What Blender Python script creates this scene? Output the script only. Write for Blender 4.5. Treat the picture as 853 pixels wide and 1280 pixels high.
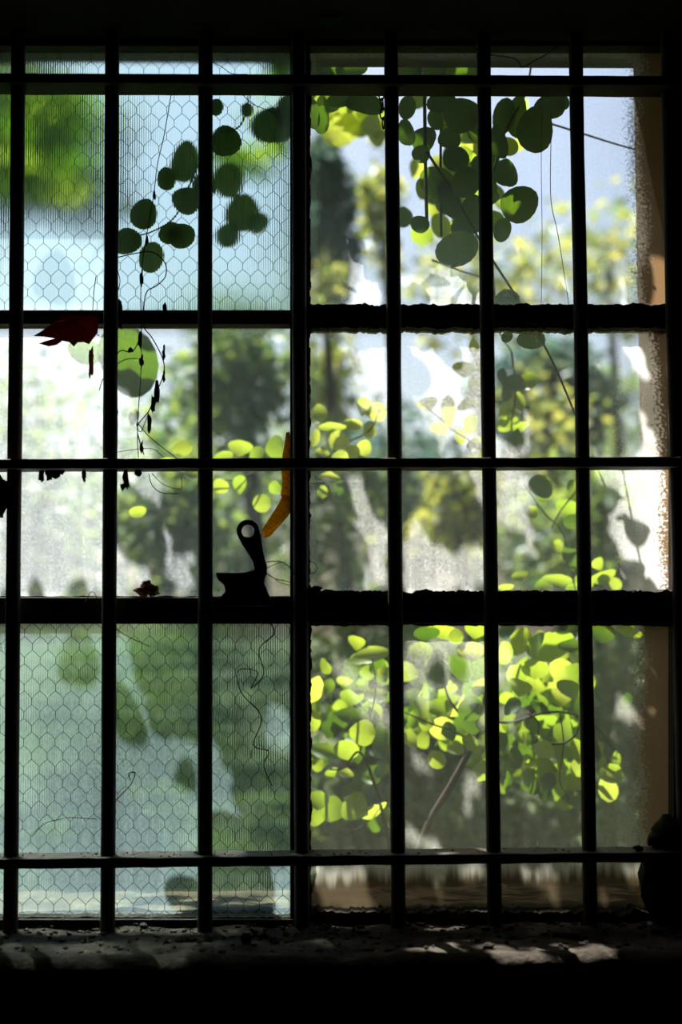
import bpy, math, random
import numpy as np
from mathutils import Vector, Matrix, noise

for o in list(bpy.data.objects):
    bpy.data.objects.remove(o, do_unlink=True)
scene = bpy.context.scene
COL = scene.collection
H = 1.45                      # eye height
rnd = random.Random(7)

# ------------------------------------------------------------------ camera
PITCH, YAW, ROLL = 0.066417, 0.026255, -0.005728
F, CX, CY = 1800.0, 426.5, 640.0
CAM = Vector((0, -1.8, H))
fw = Vector((math.sin(YAW) * math.cos(PITCH), math.cos(YAW) * math.cos(PITCH), math.sin(PITCH)))
r0 = fw.cross(Vector((0, 0, 1))).normalized()
u0 = r0.cross(fw)
RT = r0 * math.cos(ROLL) + u0 * math.sin(ROLL)
UP = -r0 * math.sin(ROLL) + u0 * math.cos(ROLL)
cam = bpy.data.cameras.new('camera')
cam.sensor_fit = 'HORIZONTAL'
cam.sensor_width = 24.0
cam.lens = 24.0 * F / 853.0
cam.clip_start = 0.05
cam.clip_end = 500
cam.dof.use_dof = True
cam.dof.focus_distance = 1.93
cam.dof.aperture_fstop = 2.9
camo = bpy.data.objects.new('camera', cam)
COL.objects.link(camo)
m3 = Matrix((RT, UP, -fw)).transposed()
camo.matrix_world = Matrix.Translation(CAM) @ m3.to_4x4()
scene.camera = camo

# ------------------------------------------------------------------ sky and sun
LS = Vector((-0.45, 1.0, 1.75))            # towards the sun
SUN_POWER = 23.0
SKY_STRENGTH = 0.18
w = bpy.data.worlds.new('world')
scene.world = w
w.use_nodes = True
nt = w.node_tree
sky = nt.nodes.new('ShaderNodeTexSky')
sky.sky_type = 'NISHITA'
sky.sun_disc = False
sky.sun_elevation = math.atan2(LS.z, math.hypot(LS.x, LS.y))
sky.sun_rotation = math.atan2(LS.x, LS.y)
sky.air_density = 1.0
sky.dust_density = 3.0
nt.links.new(sky.outputs[0], nt.nodes['Background'].inputs[0])
nt.nodes['Background'].inputs[1].default_value = SKY_STRENGTH
sun = bpy.data.lights.new('sun', 'SUN')
sun.energy = SUN_POWER
sun.angle = math.radians(0.32)
sun.color = (1.0, 0.96, 0.90)
suno = bpy.data.objects.new('sun', sun)
COL.objects.link(suno)
suno.rotation_euler = LS.to_track_quat('Z', 'Y').to_euler()
suno.location = (-2, 6, 9)
vs = scene.view_settings
vs.view_transform = 'Standard'
vs.look = 'None'
vs.gamma = 1.0
vs.use_curve_mapping = False
vs.exposure = 0.0

# ------------------------------------------------------------------ helpers
def at(px, py, Y):
    """the point of the plane y = Y that the photograph shows at pixel (px, py)"""
    d = fw + RT * ((px - CX) / F) - UP * ((py - CY) / F)
    t = (Y - CAM.y) / d.y
    return CAM + d * t

def psz(Y):
    return (Y - CAM.y) / F      # metres per photo pixel at depth Y

def link(o, parent=None):
    COL.objects.link(o)
    if parent is not None:
        o.parent = parent
    return o

def tag(o, label=None, cat=None, group=None, kind=None):
    if label: o['label'] = label
    if cat: o['category'] = cat
    if group: o['group'] = group
    if kind: o['kind'] = kind
    return o

def empty(name, loc=(0, 0, 0)):
    o = bpy.data.objects.new(name, None)
    o.empty_display_size = 0.05
    o.location = loc
    return link(o)

class MB:
    def __init__(s):
        s.v = []; s.f = []
    def box(s, x0, x1, y0, y1, z0, z1):
        n = len(s.v)
        s.v += [(x0,y0,z0),(x1,y0,z0),(x1,y1,z0),(x0,y1,z0),(x0,y0,z1),(x1,y0,z1),(x1,y1,z1),(x0,y1,z1)]
        s.f += [tuple(n+i for i in q) for q in ((0,3,2,1),(4,5,6,7),(0,1,5,4),(1,2,6,5),(2,3,7,6),(3,0,4,7))]
        return s
    def hexa(s, p):
        n = len(s.v); s.v += [tuple(q) for q in p]
        s.f += [tuple(n+i for i in q) for q in ((0,3,2,1),(4,5,6,7),(0,1,5,4),(1,2,6,5),(2,3,7,6),(3,0,4,7))]
        return s
    def tube(s, pts, r, k=6, cap=True):
        pts = [Vector(p) for p in pts]
        if not hasattr(r, '__len__'): r = [r] * len(pts)
        n0 = len(s.v)
        ref = None
        for i, p in enumerate(pts):
            a = pts[max(i-1, 0)]; b = pts[min(i+1, len(pts)-1)]
            t = (b - a)
            if t.length < 1e-9: t = Vector((0, 0, 1))
            t.normalize()
            if ref is None:
                ref = Vector((0, 1, 0)) if abs(t.y) < .9 else Vector((1, 0, 0))
            u = t.cross(ref)
            if u.length < 1e-6: u = t.cross(Vector((1, 0, 0)))
            u.normalize(); ref = u.cross(t)
            for j in range(k):
                a_ = 2*math.pi*j/k
                s.v.append(tuple(p + (u*math.cos(a_) + ref*math.sin(a_)) * r[i]))
        for i in range(len(pts)-1):
            for j in range(k):
                a = n0+i*k+j; b = n0+i*k+(j+1) % k
                s.f.append((a, b, b+k, a+k))
        if cap:
            s.f.append(tuple(n0+j for j in range(k))[::-1])
            e = n0+(len(pts)-1)*k
            s.f.append(tuple(e+j for j in range(k)))
        return s
    def prism(s, poly, y0, y1):
        """poly: list of (x, z), extruded from y0 to y1"""
        n = len(s.v); k = len(poly)
        s.v += [(x, y0, z) for x, z in poly] + [(x, y1, z) for x, z in poly]
        s.f.append(tuple(range(n, n+k)))
        s.f.append(tuple(range(n+2*k-1, n+k-1, -1)))
        for i in range(k):
            j = (i+1) % k
            s.f.append((n+i, n+k+i, n+k+j, n+j))
        return s
    def lump(s, c, rx, ry, rz, seed=0, rough=.25, k=8, m=5):
        n = len(s.v); c = Vector(c)
        for i in range(m+1):
            th = math.pi*i/m
            for j in range(k):
                ph = 2*math.pi*j/k
                d = Vector((math.sin(th)*math.cos(ph), math.sin(th)*math.sin(ph), math.cos(th)))
                q = 1 + rough*2*noise.noise(d*1.7 + Vector((seed*3.1, seed*1.7, seed)))
                s.v.append((c.x+d.x*rx*q, c.y+d.y*ry*q, c.z+d.z*rz*q))
        for i in range(m):
            for j in range(k):
                a = n+i*k+j; b = n+i*k+(j+1) % k
                s.f.append((a, a+k, b+k, b))
        return s
    def build(s, name, mat, parent=None, smooth=False, bevel=0, org=None):
        me = bpy.data.meshes.new(name)
        v = s.v
        if org is not None:
            v = [(a-org[0], b-org[1], c-org[2]) for a, b, c in v]
        me.from_pydata(v, [], s.f)
        import bmesh
        bm = bmesh.new(); bm.from_mesh(me)
        bmesh.ops.recalc_face_normals(bm, faces=bm.faces)
        bm.to_mesh(me); bm.free()
        if smooth:
            me.polygons.foreach_set('use_smooth', [True]*len(me.polygons))
        if mat: me.materials.append(mat)
        o = bpy.data.objects.new(name, me)
        if org is not None: o.location = org
        link(o, parent)
        if bevel:
            b = o.modifiers.new('bevel', 'BEVEL'); b.width = bevel; b.segments = 2; b.limit_method = 'ANGLE'
        return o

def smooth_path(pts, n=6):
    """Catmull-Rom through pts"""
    P = [Vector(p) for p in pts]
    P = [P[0]*2-P[1]] + P + [P[-1]*2-P[-2]]
    out = []
    for i in range(1, len(P)-2):
        for k in range(n):
            t = k/n
            a, b, c, d = P[i-1], P[i], P[i+1], P[i+2]
            out.append(0.5*((2*b) + (c-a)*t + (2*a-5*b+4*c-d)*t*t + (3*b-a-3*c+d)*t**3))
    out.append(P[-2])
    return out

# ------------------------------------------------------------------ materials
def newmat(name):
    m = bpy.data.materials.new(name); m.use_nodes = True
    m.node_tree.nodes.clear()
    out = m.node_tree.nodes.new('ShaderNodeOutputMaterial')
    return m, m.node_tree, out

def N(t, kind, **kw):
    n = t.nodes.new(kind)
    for k, v in kw.items():
        if k.startswith('i_'):
            key = k[2:]
            n.inputs[int(key) if key.isdigit() else key].default_value = v
        else:
            setattr(n, k, v)
    return n

def L(t, a, b):
    t.links.new(a, b)

def math_n(t, op, a, b=None, c=None, clamp=False):
    n = t.nodes.new('ShaderNodeMath'); n.operation = op; n.use_clamp = clamp
    for i, q in enumerate((a, b, c)):
        if q is None: continue
        if isinstance(q, (int, float)): n.inputs[i].default_value = q
        else: t.links.new(q, n.inputs[i])
    return n.outputs[0]

def ramp(t, fac, stops):
    r = t.nodes.new('ShaderNodeValToRGB')
    e = r.color_ramp.elements
    while len(e) < len(stops): e.new(0.5)
    for i, (p, c) in enumerate(stops):
        e[i].position = p; e[i].color = (c[0], c[1], c[2], 1)
    t.links.new(fac, r.inputs[0])
    return r.outputs[0]

def rough_mat(name, stops, scale=8, detail=6, rough=.85, bump=.3, bscale=60, bdist=.003, spec=.2, metallic=0, stretch=(1, 1, 1)):
    m, t, out = newmat(name)
    tc = N(t, 'ShaderNodeTexCoord')
    mp = N(t, 'ShaderNodeMapping'); mp.inputs['Scale'].default_value = stretch
    L(t, tc.outputs['Object'], mp.inputs[0])
    n1 = N(t, 'ShaderNodeTexNoise', i_Scale=scale, i_Detail=detail, i_Roughness=.65)
    L(t, mp.outputs[0], n1.inputs['Vector'])
    c = ramp(t, n1.outputs[0], stops)
    b = N(t, 'ShaderNodeBsdfPrincipled', i_Roughness=rough, i_Metallic=metallic)
    b.inputs['Specular IOR Level'].default_value = spec
    L(t, c, b.inputs['Base Color'])
    n2 = N(t, 'ShaderNodeTexNoise', i_Scale=bscale, i_Detail=5)
    L(t, mp.outputs[0], n2.inputs['Vector'])
    bp = N(t, 'ShaderNodeBump', i_Strength=bump, i_Distance=bdist)
    L(t, n2.outputs[0], bp.inputs['Height'])
    L(t, bp.outputs[0], b.inputs['Normal'])
    L(t, b.outputs[0], out.inputs[0])
    return m

M = {}
M['iron'] = rough_mat('rusty_black_iron', [(.30, (.018, .014, .011)), (.55, (.035, .022, .014)), (.72, (.10, .045, .018))], scale=22, rough=.7, bump=.5, bscale=180, bdist=.001, spec=.35)
M['steel'] = rough_mat('flaking_steel_sash', [(.30, (.014, .012, .010)), (.58, (.030, .022, .016)), (.75, (.11, .055, .025))], scale=30, rough=.75, bump=.6, bscale=150, bdist=.0015, spec=.3)
M['putty'] = rough_mat('crumbling_putty', [(.3, (.02, .017, .013)), (.6, (.07, .058, .045)), (.8, (.30, .26, .21))], scale=70, rough=.95, bump=.8, bscale=220, bdist=.002)
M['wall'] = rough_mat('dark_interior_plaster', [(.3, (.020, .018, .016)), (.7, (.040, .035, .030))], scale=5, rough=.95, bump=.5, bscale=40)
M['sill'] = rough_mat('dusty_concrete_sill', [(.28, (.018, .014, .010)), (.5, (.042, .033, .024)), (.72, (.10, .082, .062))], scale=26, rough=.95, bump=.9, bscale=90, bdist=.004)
M['render'] = rough_mat('weathered_tan_render', [(.25, (.04, .022, .007)), (.5, (.085, .055, .022)), (.75, (.2, .15, .09))], scale=14, rough=.95, bump=.5, bscale=70)
M['soffit'] = rough_mat('mossy_soffit', [(.3, (.02, .021, .009)), (.7, (.055, .054, .028))], scale=14, rough=.95, bump=.5, bscale=70)
M['mudsill'] = rough_mat('mossy_outer_sill', [(.3, (.02, .014, .006)), (.5, (.06, .042, .018)), (.66, (.14, .11, .06)), (.8, (.32, .29, .23))], scale=16, rough=.95, bump=.9, bscale=50, stretch=(2.2, .6, 1))
M['soil'] = rough_mat('grassy_soil', [(.3, (.02, .025, .008)), (.5, (.035, .05, .014)), (.75, (.07, .075, .03))], scale=3, rough=1, bump=.6, bscale=20, bdist=.03)
M['bark'] = rough_mat('grey_brown_bark', [(.3, (.018, .013, .009)), (.7, (.05, .04, .03))], scale=18, rough=.95, bump=.8, bscale=60, stretch=(1, 1, .3))
M['stem'] = rough_mat('brown_green_stem', [(.3, (.03, .03, .012)), (.7, (.075, .07, .03))], scale=30, rough=.8, bump=.4)
M['dry'] = rough_mat('dry_vine', [(.3, (.016, .011, .007)), (.7, (.05, .032, .018))], scale=40, rough=.9, bump=.5)
M['clod'] = rough_mat('dark_dirt', [(.3, (.010, .008, .006)), (.7, (.04, .028, .018))], scale=60, rough=1, bump=.8)
M['wire'] = rough_mat('embedded_wire', [(.3, (.012, .02, .018)), (.7, (.03, .04, .036))], scale=30, rough=.6, bump=.1, spec=.3)

def leaf_mat(name, d1, d2, t1, t2, gloss=.12, vein=.5, island=False, nscale=3.0):
    m, t, out = newmat(name)
    oi = N(t, 'ShaderNodeObjectInfo')
    tc = N(t, 'ShaderNodeTexCoord')
    nz = N(t, 'ShaderNodeTexNoise', i_Scale=nscale, i_Detail=3)
    L(t, tc.outputs['Object'], nz.inputs['Vector'])
    rv = oi.outputs['Random']
    if island:
        ge = N(t, 'ShaderNodeNewGeometry'); rv = ge.outputs['Random Per Island']; nz.inputs['Scale'].default_value = 1.2
    f = math_n(t, 'ADD', math_n(t, 'MULTIPLY', rv, .75 if nscale < 50 else .1), math_n(t, 'MULTIPLY', nz.outputs[0], .25 if nscale < 50 else .95))
    dc = ramp(t, f, [(.1, d1), (.9, d2)])
    tcx = ramp(t, f, [(.1, t1), (.9, t2)])
    # side veins
    sp = N(t, 'ShaderNodeSeparateXYZ'); L(t, tc.outputs['Object'], sp.inputs[0])
    vv = math_n(t, 'SINE', math_n(t, 'MULTIPLY', math_n(t, 'SUBTRACT', sp.outputs[2], math_n(t, 'MULTIPLY', math_n(t, 'ABSOLUTE', sp.outputs[0]), .8)), 14.0))
    vv = math_n(t, 'GREATER_THAN', vv, .93)
    mid = math_n(t, 'LESS_THAN', math_n(t, 'ABSOLUTE', sp.outputs[0]), .03)
    vv = math_n(t, 'MULTIPLY', math_n(t, 'MAXIMUM', vv, mid), vein)
    mx = N(t, 'ShaderNodeMix', data_type='RGBA'); L(t, vv, mx.inputs[0]); L(t, tcx, mx.inputs[6])
    mx.inputs[7].default_value = (t1[0]*.6, t1[1]*.6, t1[2]*.6, 1)
    di = N(t, 'ShaderNodeBsdfDiffuse'); L(t, dc, di.inputs[0])
    tr = N(t, 'ShaderNodeBsdfTranslucent'); L(t, mx.outputs[2], tr.inputs[0])
    ad = N(t, 'ShaderNodeAddShader'); L(t, di.outputs[0], ad.inputs[0]); L(t, tr.outputs[0], ad.inputs[1])
    gl = N(t, 'ShaderNodeBsdfGlossy', i_Roughness=.45); gl.inputs[0].default_value = (.8, .85, .9, 1)
    mi = N(t, 'ShaderNodeMixShader'); mi.inputs[0].default_value = gloss*.3
    L(t, ad.outputs[0], mi.inputs[1]); L(t, gl.outputs[0], mi.inputs[2])
    L(t, mi.outputs[0], out.inputs[0])
    return m

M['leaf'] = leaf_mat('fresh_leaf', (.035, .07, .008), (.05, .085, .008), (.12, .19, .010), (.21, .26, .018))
M['leaf_vine'] = leaf_mat('vine_shade_leaf', (.012, .034, .005), (.020, .045, .006), (.026, .060, .003), (.055, .10, .004))  # vine green, darkened so the colour itself stands for leaves in shade
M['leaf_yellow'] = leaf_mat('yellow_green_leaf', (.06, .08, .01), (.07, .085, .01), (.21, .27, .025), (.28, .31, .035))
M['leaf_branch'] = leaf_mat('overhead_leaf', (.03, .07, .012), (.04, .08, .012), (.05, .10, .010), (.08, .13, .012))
M['crown_green'] = leaf_mat('crown_green', (.018, .048, .024), (.06, .10, .025), (.025, .065, .025), (.15, .19, .03), vein=0, island=True)
M['crown_blue'] = leaf_mat('crown_blue_green', (.012, .036, .040), (.025, .055, .050), (.012, .040, .038), (.06, .09, .045), vein=0, island=True)
M['crown_yellow'] = leaf_mat('crown_yellow_green', (.04, .07, .02), (.13, .14, .04), (.06, .10, .02), (.30, .28, .05), vein=0, island=True)
M['dead_orange'] = leaf_mat('dead_orange_leaf', (.03, .012, .002), (.16, .07, .008), (.30, .10, .004), (1.0, .66, .03), nscale=260.0, vein=0)
M['dead_red'] = leaf_mat('dead_red_leaf', (.07, .012, .008), (.08, .014, .008), (.13, .015, .008), (.17, .02, .010))
M['dead_brown'] = leaf_mat('dead_brown_leaf', (.14, .06, .02), (.18, .08, .03), (.15, .06, .02), (.2, .08, .03))

def film_mat(name, base, col, col2, low, edge, streak=.3, specks=.5, hx=.22, hz=.17, blotch=.8, seed=0, rust=0, side=0, sidew=.085, left=0, mudc=0, rustw=.04):
    """dusty outer face of a pane: clear glass where clean, light-scattering dust where dirty"""
    m, t, out = newmat(name)
    tc = N(t, 'ShaderNodeTexCoord')
    sp = N(t, 'ShaderNodeSeparateXYZ'); L(t, tc.outputs['Object'], sp.inputs[0])
    off = N(t, 'ShaderNodeMapping'); off.inputs['Location'].default_value = (seed*3.7, seed*1.3, seed*2.1)
    L(t, tc.outputs['Object'], off.inputs[0])
    big = N(t, 'ShaderNodeTexNoise', i_Scale=7.0, i_Detail=4, i_Roughness=.6); L(t, off.outputs[0], big.inputs['Vector'])
    fine = N(t, 'ShaderNodeTexNoise', i_Scale=260.0, i_Detail=3); L(t, off.outputs[0], fine.inputs['Vector'])
    st = N(t, 'ShaderNodeMapping'); st.inputs['Scale'].default_value = (85, 1, 2.2); L(t, off.outputs[0], st.inputs[0])
    stn = N(t, 'ShaderNodeTexNoise', i_Scale=1.0, i_Detail=4); L(t, st.outputs[0], stn.inputs['Vector'])
    c = math_n(t, 'MULTIPLY', math_n(t, 'MULTIPLY_ADD', math_n(t, 'SUBTRACT', big.outputs[0], .5), blotch*2, 1.0), base)
    c = math_n(t, 'MULTIPLY', c, math_n(t, 'MULTIPLY_ADD', math_n(t, 'SUBTRACT', fine.outputs[0], .5), 1.8, 1.0))
    c = math_n(t, 'MULTIPLY', c, math_n(t, 'MULTIPLY_ADD', math_n(t, 'SUBTRACT', stn.outputs[0], .5), streak*3, 1.0))
    # dust gathers towards the bottom edge and the putty lines
    lowg = N(t, 'ShaderNodeMapRange', interpolation_type='SMOOTHSTEP'); L(t, sp.outputs[2], lowg.inputs[0])
    lowg.inputs[1].default_value = hz*.2; lowg.inputs[2].default_value = -hz; lowg.inputs[3].default_value = 0; lowg.inputs[4].default_value = low
    c = math_n(t, 'ADD', c, math_n(t, 'MULTIPLY', lowg.outputs[0], math_n(t, 'MULTIPLY_ADD', stn.outputs[0], .9, .55)))
    ex = math_n(t, 'SUBTRACT', hx, math_n(t, 'ABSOLUTE', sp.outputs[0]))
    ez = math_n(t, 'SUBTRACT', hz, math_n(t, 'ABSOLUTE', sp.outputs[2]))
    em = math_n(t, 'ADD', math_n(t, 'MINIMUM', ex, ez), math_n(t, 'MULTIPLY', math_n(t, 'SUBTRACT', big.outputs[0], .5), .02))
    eg = N(t, 'ShaderNodeMapRange', interpolation_type='SMOOTHSTEP'); L(t, em, eg.inputs[0])
    eg.inputs[1].default_value = .016; eg.inputs[2].default_value = .0; eg.inputs[3].default_value = 0; eg.inputs[4].default_value = edge
    c = math_n(t, 'ADD', c, eg.outputs[0])
    if rust:
        sg = N(t, 'ShaderNodeMapRange', interpolation_type='SMOOTHSTEP'); L(t, math_n(t, 'ADD', sp.outputs[0], math_n(t, 'MULTIPLY', math_n(t, 'SUBTRACT', big.outputs[0], .5), .04)), sg.inputs[0])
        sg.inputs[1].default_value = hx-sidew; sg.inputs[2].default_value = hx-.015; sg.inputs[4].default_value = side
        c = math_n(t, 'ADD', c, sg.outputs[0])
    if left:
        lg = N(t, 'ShaderNodeMapRange', interpolation_type='SMOOTHSTEP'); L(t, math_n(t, 'ADD', sp.outputs[0], math_n(t, 'MULTIPLY', math_n(t, 'SUBTRACT', big.outputs[0], .5), .10)), lg.inputs[0])
        lg.inputs[1].default_value = .05; lg.inputs[2].default_value = -.05; lg.inputs[4].default_value = left
        c = math_n(t, 'ADD', c, lg.outputs[0])
    # mud band along the bottom
    mud = N(t, 'ShaderNodeMapRange', interpolation_type='SMOOTHSTEP')
    L(t, math_n(t, 'ADD', sp.outputs[2], math_n(t, 'MULTIPLY', math_n(t, 'SUBTRACT', stn.outputs[0], .5), .05)), mud.inputs[0])
    mud.inputs[1].default_value = -hz + .100; mud.inputs[2].default_value = -hz + .050
    mudf = math_n(t, 'MULTIPLY', mud.outputs[0], max(low, mudc))
    if mudc: c = math_n(t, 'MAXIMUM', c, math_n(t, 'MULTIPLY', mud.outputs[0], mudc))
    # specks
    spk = N(t, 'ShaderNodeTexNoise', i_Scale=150.0, i_Detail=1); L(t, off.outputs[0], spk.inputs['Vector'])
    thr = math_n(t, 'SUBTRACT', .80, math_n(t, 'MULTIPLY', lowg.outputs[0], .14))
    speck = math_n(t, 'MULTIPLY', math_n(t, 'GREATER_THAN', spk.outputs[0], thr), specks)
    c = math_n(t, 'MAXIMUM', math_n(t, 'MAXIMUM', c, speck), 0.02)
    c = math_n(t, 'MINIMUM', c, .97)
    colr = N(t, 'ShaderNodeMix', data_type='RGBA'); colr.inputs[6].default_value = (*col, 1); colr.inputs[7].default_value = (*col2, 1)
    L(t, math_n(t, 'MAXIMUM', mudf, math_n(t, 'MULTIPLY', eg.outputs[0], .8), clamp=True), colr.inputs[0])
    last = colr.outputs[2]
    if rust:
        # rust run-off down the right-hand edge
        rg = N(t, 'ShaderNodeMapRange', interpolation_type='SMOOTHSTEP')
        L(t, math_n(t, 'ADD', sp.outputs[0], math_n(t, 'ADD', math_n(t, 'MULTIPLY', math_n(t, 'SUBTRACT', fine.outputs[0], .5), .05), math_n(t, 'MULTIPLY', math_n(t, 'SUBTRACT', big.outputs[0], .5), .05))), rg.inputs[0])
        rg.inputs[1].default_value = hx-rustw; rg.inputs[2].default_value = hx-rustw*.45
        rr = math_n(t, 'MULTIPLY', rg.outputs[0], rust, clamp=True)
        mr = N(t, 'ShaderNodeMix', data_type='RGBA'); L(t, rr, mr.inputs[0]); L(t, last, mr.inputs[6]); mr.inputs[7].default_value = (.15, .09, .042, 1)
        last = mr.outputs[2]
        c = math_n(t, 'MAXIMUM', c, math_n(t, 'MULTIPLY', rr, .93))
    dk = N(t, 'ShaderNodeMix', data_type='RGBA'); L(t, math_n(t, 'MULTIPLY', speck, .9), dk.inputs[0]); L(t, last, dk.inputs[6]); dk.inputs[7].default_value = (.05, .04, .02, 1)
    tr = N(t, 'ShaderNodeBsdfTranslucent'); L(t, dk.outputs[2], tr.inputs[0])
    di = N(t, 'ShaderNodeBsdfDiffuse'); L(t, dk.outputs[2], di.inputs[0])
    dd = N(t, 'ShaderNodeMixShader'); dd.inputs[0].default_value = .2; L(t, tr.outputs[0], dd.inputs[1]); L(t, di.outputs[0], dd.inputs[2])
    tp = N(t, 'ShaderNodeBsdfTransparent')
    mx = N(t, 'ShaderNodeMixShader'); L(t, c, mx.inputs[0]); L(t, tp.outputs[0], mx.inputs[1]); L(t, dd.outputs[0], mx.inputs[2])
    L(t, mx.outputs[0], out.inputs[0])
    return m

def clear_face():
    m, t, out = newmat('clear_glass')
    tp = N(t, 'ShaderNodeBsdfTransparent'); tp.inputs[0].default_value = (.965, .985, .975, 1)
    gl = N(t, 'ShaderNodeBsdfGlossy', i_Roughness=.03)
    fr = N(t, 'ShaderNodeFresnel', i_IOR=1.45)
    mx = N(t, 'ShaderNodeMixShader'); L(t, fr.outputs[0], mx.inputs[0]); L(t, tp.outputs[0], mx.inputs[1]); L(t, gl.outputs[0], mx.inputs[2])
    L(t, mx.outputs[0], out.inputs[0])
    return m
M['clear'] = clear_face()

def reeded_face(rough):
    """rolled wired glass: finely reeded, slightly frosted inner face that blurs what lies behind"""
    m, t, out = newmat('reeded_glass')
    tc = N(t, 'ShaderNodeTexCoord')
    wv = N(t, 'ShaderNodeTexWave', wave_type='BANDS', bands_direction='X', i_Scale=105.0, i_Distortion=.4)
    L(t, tc.outputs['Object'], wv.inputs['Vector'])
    bp = N(t, 'ShaderNodeBump', i_Strength=.6, i_Distance=.0008); L(t, wv.outputs[1], bp.inputs['Height'])
    rf = N(t, 'ShaderNodeBsdfRefraction', i_Roughness=rough, i_IOR=1.07); rf.inputs[0].default_value = (.66, .84, .80, 1)
    L(t, bp.outputs[0], rf.inputs['Normal'])
    tp = N(t, 'ShaderNodeBsdfTransparent'); tp.inputs[0].default_value = (.66, .84, .80, 1)
    mx = N(t, 'ShaderNodeMixShader'); mx.inputs[0].default_value = .85; L(t, tp.outputs[0], mx.inputs[1]); L(t, rf.outputs[0], mx.inputs[2])
    L(t, mx.outputs[0], out.inputs[0])
    return m
M['reeded'] = reeded_face(.42)
M['reeded_fine'] = reeded_face(.16)

# ------------------------------------------------------------------ wall, room, ground
YG = 0.070       # outer face of the glass
YI = -0.13       # inner face of the wall
YO = 0.240       # outer face of the wall
pTL = at(-95, 40, YG); pBR = at(843, 1160, YG)
XL = pTL.x; XR = at(839, 500, YG).x
ZB = at(420, 1146, YG).z            # inner sill level at the sash
ZT = at(426, 60, YG).z              # head of the sash
ZTO = at(426, 84, YO).z             # outer lintel underside
WX0, WX1 = -1.7, 1.7
CEIL = 2.75
XRI = .53
wb = MB()
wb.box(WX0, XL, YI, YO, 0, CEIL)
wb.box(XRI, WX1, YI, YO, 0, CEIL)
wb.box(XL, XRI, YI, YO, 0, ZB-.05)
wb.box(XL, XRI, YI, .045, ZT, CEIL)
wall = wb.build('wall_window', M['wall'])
tag(wall, 'black interior wall around the barred window', kind='structure')
ob = MB()
ob.box(XL, XRI, .045, YO, ZTO, CEIL+.1)
lint = ob.build('trim_lintel', M['soffit'])
tag(lint, 'shadowed outer lintel above the glass', kind='structure')
jb = MB()
jb.box(XR, XRI+.02, YG+.012, YO+.004, ZB-.2, ZTO+.05)
tag(jb.build('trim_jamb_right', M['render']), 'rust-stained pale outer reveal beside the right panes', kind='structure')
jb = MB(); jb.box(XL-.05, XL, YG+.012, YO+.004, ZB-.2, ZTO+.05)
tag(jb.build('trim_jamb_left', M['render']), kind='structure')
osill = MB()
nx, ny = 60, 8
zs = ZB + .012
for j in range(ny+1):
    for i in range(nx+1):
        x = XL-.03 + (XR-XL+.06)*i/nx; y = YG+.006 + (.27)*j/ny
        osill.v.append((x, y, zs - .10*(y-YG) + .006*noise.noise(Vector((x*25, y*30, 1)))))
for j in range(ny):
    for i in range(nx):
        a = j*(nx+1)+i; osill.f.append((a, a+1, a+nx+2, a+nx+1))
n0 = len(osill.v)
osill.box(XL, XR, YG+.01, YO+.09, ZB-.08, zs-.03)
tag(osill.build('trim_outer_sill', M['mudsill'], smooth=True), 'mud-stained outer sill behind the lowest panes', kind='structure')
tag(MB().box(WX0, WX1, -4.2, YI, -.06, 0).build('floor', M['wall']), kind='structure')
tag(MB().box(WX0, WX1, -4.2, YO, CEIL, CEIL+.08).build('ceiling', M['wall']), kind='structure')
tag(MB().box(WX0-.1, WX0, -4.2, YO, 0, CEIL).build('wall_left', M['wall']), kind='structure')
tag(MB().box(WX1, WX1+.1, -4.2, YO, 0, CEIL).build('wall_right', M['wall']), kind='structure')
tag(MB().box(WX0, WX1, -4.3, -4.2, 0, CEIL).build('wall_back', M['wall']), kind='structure')
gr = MB()
gr.v = [(-40, YO+.05, -.02), (40, YO+.05, -.02), (40, 70, -.02), (-40, 70, -.02)]; gr.f = [(0, 1, 2, 3)]
tag(gr.build('ground', M['soil']), 'dark grassy soil outside the window', kind='structure')

# inner sill: uneven concrete ledge
sl = MB(); nx, ny = 90, 14
def sill_z(x, y):
    return ZB - .004 + .006*noise.noise(Vector((x*16, y*22, 3))) + .003*noise.noise(Vector((x*60, y*60, 9)))
for j in range(ny+1):
    for i in range(nx+1):
        x = XL + (XRI-XL)*i/nx; y = YI-.004 + (.052-YI)*j/ny
        yy = y; z = sill_z(x, y)
        if j == 0:
            yy += .008*noise.noise(Vector((x*22, 0, 5))); z -= .008 + .006*noise.noise(Vector((x*30, 2, 5)))
        sl.v.append((x, yy, z))
for j in range(ny):
    for i in range(nx):
        a = j*(nx+1)+i; sl.f.append((a, a+1, a+nx+2, a+nx+1))
b0 = len(sl.v)
for i in range(nx+1):
    x = XL + (XRI-XL)*i/nx; sl.v.append((x, YI-.004+.008*noise.noise(Vector((x*22, 0, 5))), ZB-.06))
for i in range(nx): sl.f.append((b0+i, b0+i+1, i+1, i))
tag(sl.build('trim_inner_sill', M['sill'], smooth=True), 'dusty crumbling concrete sill below the bars', kind='structure')

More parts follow.
